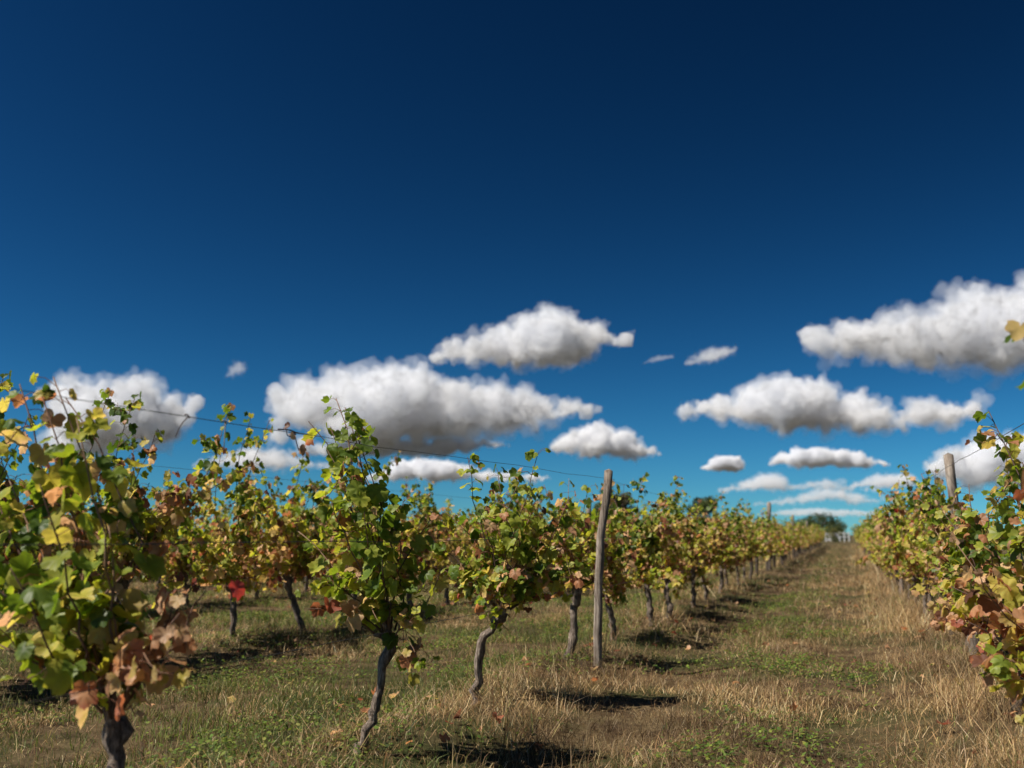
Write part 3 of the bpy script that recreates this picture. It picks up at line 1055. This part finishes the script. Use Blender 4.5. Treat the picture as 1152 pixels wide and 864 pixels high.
def post(label, x, y, top, r0, r1, seed, bend=.0, group="wooden trellis posts"):
    """top: offset of the post's top from its foot"""
    rng = np.random.default_rng(seed)
    top = np.array(top, float)
    mid = top * .5 + np.array([bend, bend * .4, 0])
    C = curve([(0, 0, -.15), (0, 0, 0), mid, top], 14)
    C[2:-1] += rng.normal(0, .004, (11, 3))
    a = Acc()
    rad = np.linspace(r0, r1, 14) * (1 + rng.normal(0, .05, 14))
    V, Q, T = tube(C, rad, 14, .09, rng)
    a.add(V, Q, T)
    o = link("trellis_post", a.mesh("trellis_post", WOOD_M), None, (x, y, bz(x, y) - .01))
    tag(o, label, "post", group)
    # the wires are held by bent staples
    s = Acc()
    for z in (1.50, 1.03):
        t = z / top[2]
        if t > .97: continue
        c = C[1] + (C[-1] - C[1]) * t
        c = np.array([np.interp(z, C[:, 2], C[:, i]) for i in range(3)])
        r = np.interp(z, C[:, 2], rad)
        th = np.linspace(-1.3, 1.3, 7)
        P = np.stack([c[0] + (r + .004 + .012 * np.cos(th * 1.2)) * 1.0, c[1] + .012 * np.sin(th), np.full(7, c[2])], 1)
        st = Acc()
        st.add(*tube(P, np.full(7, .0025), 5))
        link("staple", st.mesh("staple", STEEL_M), o)
    return o


post_a = rel((ROW_A + .33, 8.02), 685, 531)
post("leaning grey weathered wooden post in the middle of the picture", ROW_A + .33, 8.02, post_a, .038, .033, 1, bend=-.03)
post("pale upright wooden post far along the row left of the track", ROW_A, 31.0, rel((ROW_A, 31.0), 865, 566), .06, .058, 2)
post("thin pale stake beyond the pale upright post", ROW_A, 46.0, (0.0, .05, 1.95), .06, .055, 3)
post("last thin wooden stake near the far end of the left row", ROW_A, 62.0, (0.0, -.05, 1.85), .065, .06, 13)
post("wooden post standing out of the leaves of the right hand row", ROW_R + .10, 9.75, rel((ROW_R + .10, 9.75), 1067, 513), .043, .039, 4)
post("grey post leaning in the second row, seen left of the leaning post", ROWS_LEFT[0], 23.4, rel((ROWS_LEFT[0], 23.4), 663, 566), .06, .055, 5)
post("distant wooden post of the right hand row near the end of the track", ROW_R, 33.0, (.02, 0, 1.75), .07, .065, 6)


def wire(label, x, pts, r=.0016, seed=0):
    """a trellis wire along a row; pts: (y, z above ground); it sags a little between them"""
    rng = np.random.default_rng(seed)
    P = []
    for (y0, z0, x0), (y1, z1, x1) in zip(pts, pts[1:]):
        k = max(3, int((y1 - y0) / .45))
        for t in np.linspace(0, 1, k, endpoint=False):
            y = y0 + (y1 - y0) * t
            P.append((x + x0 + (x1 - x0) * t + rng.normal(0, .003), y, z0 + (z1 - z0) * t - .09 * t * (1 - t) * min(1, (y1 - y0) / 12) + rng.normal(0, .003) + .30 * max(0, min(1, (y - 55) / 75)) ** 2))
    a = Acc()
    a.add(*tube(np.array(P), np.full(len(P), r), 5))
    o = link("trellis_wire", a.mesh("trellis_wire", STEEL_M))
    tag(o, label, "wire", "trellis wires")
    return o


pa = post_a * .96
xo = float(pa[0]) + .33 - .036
YP = 8.02 + float(pa[1])
TOPW = [(-1.5, 1.49, 0.0), (2.8, 1.50, xo * .4), (5.6, 1.535, xo * .66), (YP, 1.565, xo)]
wire("thin top wire sloping across the sky left of the leaning post", ROW_A, TOPW + [(12, 1.59, .1), (31, 1.60, .07), (62, 1.6, .06), (95, 1.6, .05)], .0014, 1)
wire("middle wire threaded through the leaves of the row left of the track", ROW_A, [(-1.5, 1.10, .02), (8.02, 1.08, .30), (31, 1.08, .07), (95, 1.08, .05)], .0017, 2)
wire("lowest wire close above the trunk heads of the row left of the track", ROW_A, [(-1.5, .66, -.02), (8.02, .66, .29), (31, .66, .07), (95, .66, .05)], .0017, 3)
wire("top wire of the second row on the left against the low clouds", ROWS_LEFT[0], [(-1, 1.68, 0), (7, 1.72, 0), (23.4, 1.72, .07), (92, 1.7, .06)], .0016, 4)
wire("middle wire of the second row on the left", ROWS_LEFT[0], [(-1, 1.05, 0), (23.4, 1.08, .09), (92, 1.08, .06)], .0018, 5)
wire("top wire of the row right of the track running to its post", ROW_R, [(-1, 1.66, 0), (9.75, 1.68, -.06), (33, 1.65, -.07), (95, 1.65, -.05)], .002, 6)
wire("middle wire inside the leaves of the row right of the track", ROW_R, [(-1, 1.08, 0), (9.75, 1.08, -.06), (33, 1.08, -.07), (95, 1.08, -.05)], .0017, 7)


def on_top_wire(px):
    p = at_x(px, 500, ROW_A + .01)
    y = p.y
    for (y0, z0, x0), (y1, z1, x1) in zip(TOPW, TOPW[1:]):
        if y <= y1:
            t = (y - y0) / (y1 - y0)
            return np.array([ROW_A + x0 + (x1 - x0) * t, y, z0 + (z1 - z0) * t - .09 * t * (1 - t) * min(1, (y1 - y0) / 12)])


def hanging_cane(label, px, paths, nleaf, seed, col=(.07, .04, .03)):
    rng = np.random.default_rng(seed)
    o0 = on_top_wire(px)
    a, f = Acc(), Acc()
    for pth in paths:
        c = curve([np.array(p, float) for p in pth], 9)
        a.add(*tube(c, np.linspace(.0032, .0016, 9), 5), col)
    o = link("dry_tendril", a.mesh("dry_tendril", CANE_M), None, tuple(o0))
    tag(o, label, "tendril", "dry tendrils left on the top wire")
    for i in range(nleaf):                                # a few crumpled leaves
        f = Acc()
        P = np.array([np.array(paths[i % len(paths)][-1]) + rng.normal(0, .012, 3)])
        O = rng.normal(0, 1, (1, 3))
        O /= np.linalg.norm(O, axis=1, keepdims=True)
        leaves(f, P, O, rng.uniform(.018, .032, 1), rng.choice([4.8, 5.6, 7.9], 1), rng, 2, 2.2)
        link("dry_leaf", f.mesh("dry_leaf", LEAF_M), o)


loop = [(0, -.016, .003), (.005, -.008, .005), (.003, .008, -.005), (-.004, .012, .002)]
hanging_cane("short dark twig dangling from the top wire at its left end", 168, [loop + [(-.004, -.03, -.035), (-.01, -.045, -.075)]], 0, 61)
hanging_cane("fine pale thread of dry tendril hanging straight from the top wire", 210, [loop + [(0, .004, -.05), (0, .002, -.10)]], 0, 62, (.22, .18, .14))
hanging_cane("crumpled dry leaves and tendrils caught on the top wire before the large cloud", 288, [loop + [(.0, -.04, -.02), (0, -.06, .01)], loop + [(0, .03, -.05), (.01, .035, -.075)], [(0, -.12, .004), (.008, -.05, .008), (-.006, .03, .006), (.004, .10, .004)]], 5, 63)


# ------------------------------------------------------------------ trees and the fence at the end of the track
CROWN_M = plant_material("tree_leaf", .3, .6)


def tree(label, x, y, h, w, seed, cols, n=5200, leaf=.14, lowest=.12):
    rng = np.random.default_rng(seed)
    z0 = bz(x, y)
    root = empty("tree", (x, y, z0))
    tag(root, label, "tree", "trees beyond the vineyard")
    a = Acc()
    V, Q, T = tube(curve([(0, 0, -.2), (.05, 0, h * .2), (rng.normal(0, .1), 0, h * .5), (0, 0, h * .85)], 9), np.linspace(.05 * h ** .9, .012 * h, 9), 9, .05, rng)
    a.add(V, Q, T)
    clumps = []
    for i in range(22):
        az, t = rng.uniform(0, 6.283), rng.uniform(lowest, .97)
        rad = w * .5 * math.sin(math.pi * min(1, .22 + t * .74)) ** .7 * rng.uniform(.45, .95)
        c = np.array([math.cos(az) * rad, math.sin(az) * rad, h * t])
        clumps.append((c, w * rng.uniform(.13, .23)))
        a.add(*tube(curve([(0, 0, h * t * .55), c * np.array([.5, .5, 1]) - np.array([0, 0, h * .05]), c], 5), np.linspace(.014 * h, .004 * h, 5), 5))
    link("trunk", a.mesh("trunk", BARK_M), root)
    k = rng.integers(0, len(clumps), n)
    C0 = np.array([c for c, _ in clumps])[k]
    R0 = np.array([r for _, r in clumps])[k]
    d = rng.normal(0, 1, (n, 3))
    d /= np.linalg.norm(d, axis=1, keepdims=True)
    P = C0 + d * (R0 * rng.uniform(.35, 1.12, n) ** .6)[:, None] * np.array([1, 1, .75])
    A = rng.normal(0, 1, (n, 3))
    A /= np.linalg.norm(A, axis=1, keepdims=True)
    B = np.cross(A, rng.normal(0, 1, (n, 3)))
    B /= np.linalg.norm(B, axis=1, keepdims=True)
    s = leaf * rng.uniform(.6, 1.4, (n, 1))
    Vv = np.stack([P - A * s, P + B * s * .6, P + A * s, P - B * s * .6], 1).reshape(-1, 3)
    F = (np.arange(n) * 4)[:, None] + np.arange(4)[None]
    cc = np.array(cols)[np.random.default_rng(seed + 1).integers(0, len(cols), len(clumps))][k] * rng.uniform(.7, 1.3, (n, 1))
    link("crown", new_mesh("crown", Vv, F, np.repeat(cc[:, None], 4, 1).reshape(-1, 3), mats=[CROWN_M]), root)


def ground_xy(px, depth):
    p = at(px, 602, depth)
    return p.x, p.y


DK = [(.035, .05, .016), (.05, .07, .02), (.075, .09, .028)]
OL = [(.05, .06, .02), (.08, .09, .03), (.11, .10, .035)]
BR = [(.10, .07, .03), (.13, .085, .035), (.08, .07, .03)]
x, y = ground_xy(926, 140); tree("broad rounded tree at the end of the grass track behind the pale fence", x, y, 3.0, 7.2, 71, DK + OL[:1], 6000, .13, .05)
x, y = ground_xy(903, 150); tree("lower olive bush joining the broad rounded tree on its left", x, y, 2.8, 5.6, 72, OL, 3500, .13, .05)
x, y = ground_xy(793, 105); tree("dark green tree top rising behind the vines between the two wooden posts", x, y, 4.5, 4.2, 73, DK, 4200, .13)
x, y = ground_xy(682, 92); tree("dark tree right behind the leaning post", x, y, 5.3, 3.4, 74, DK, 4200, .12)
x, y = ground_xy(700, 98); tree("rusty brown tree beside the dark one behind the leaning post", x, y, 4.9, 3.2, 75, BR, 3800, .12)
x, y = ground_xy(938, 112); tree("small yellow green bush in front of the pale fence", x, y, 1.5, 1.7, 76, [(.10, .11, .03), (.16, .15, .045)], 1500, .06, .05)

PALE_M, n_, l_, o_ = mat("pale_concrete")
p_ = n_.new("ShaderNodeBsdfPrincipled")
p_.inputs['Roughness'].default_value = .85
t_ = tex(n_, l_, 6, 4, .6)
c_ = ramp(n_, [(.3, (.40, .39, .37)), (.7, (.66, .65, .62))])
l_.new(t_.outputs[0], c_.inputs[0])
l_.new(c_.outputs[0], p_.inputs['Base Color'])
l_.new(p_.outputs[0], o_.inputs['Surface'])


def box(a, x0, x1, y0, y1, z0, z1):
    V = np.array([(x, y, z) for z in (z0, z1) for y in (y0, y1) for x in (x0, x1)], float)
    Q = np.array([(0, 2, 3, 1), (4, 5, 7, 6), (0, 1, 5, 4), (1, 3, 7, 5), (3, 2, 6, 7), (2, 0, 4, 6)])
    a.add(V, Q)


def pale_fence(px0, px1, depth, top):
    x0, y0 = ground_xy(px0, depth)
    x1, y1 = ground_xy(px1, depth)
    root = empty("fence", (x0, y0, bz(x0, y0)))
    root.rotation_euler = (0, 0, math.atan2(y1 - y0, x1 - x0))
    tag(root, "low pale fence of posts and panels closing the far end of the track", "fence")
    L = math.hypot(x1 - x0, y1 - y0)
    k = 5
    for i in range(k + 1):
        a = Acc()
        u = L * i / k
        box(a, u - .07, u + .07, -.07, .07, -.2, top + .12)
        link("fence_post", a.mesh("fence_post", PALE_M, False), root)
        if i < k:
            w = L / k
            for name, z0, z1 in (("top_rail", top - .14, top), ("mid_rail", top * .48, top * .48 + .12)):
                a = Acc()
                box(a, u + .073, u + w - .073, -.03, .03, z0, z1)
                link(name, a.mesh(name, PALE_M, False), root)
            if i < 3:
                a = Acc()
                box(a, u + .075, u + w - .075, -.022, .022, .1, top - .145)
                link("panel", a.mesh("panel", PALE_M, False), root)


pale_fence(929, 955, 122, 1.05)


# ------------------------------------------------------------------ fallen leaves
def fallen():
    rng = np.random.default_rng(91)
    x, y, d = wedge(1700, 3.2, 24, rng)
    rd = row_dist(x)
    k = rng.random(len(x)) < np.clip(1.2 - rd / .9, .10, 1)
    x, y = x[k], y[k]
    n = len(x)
    P = np.stack([x, y, gz(x, y) + rng.uniform(.015, .07, n)], 1)
    O = np.stack([rng.normal(0, .35, n), rng.normal(0, .35, n), np.ones(n)], 1)
    a = Acc()
    leaves(a, P, O, rng.uniform(.022, .048, n), rng.choice([4.2, 5.0, 5.6, 6.0, 6.2, 7.7, 7.9], n), rng, 2, 1.9, .1)
    tag(link("fallen_leaves", a.mesh("fallen_leaves", LEAF_M)), "curled tan and brown vine leaves fallen in the grass", "fallen leaves", kind="stuff")


fallen()
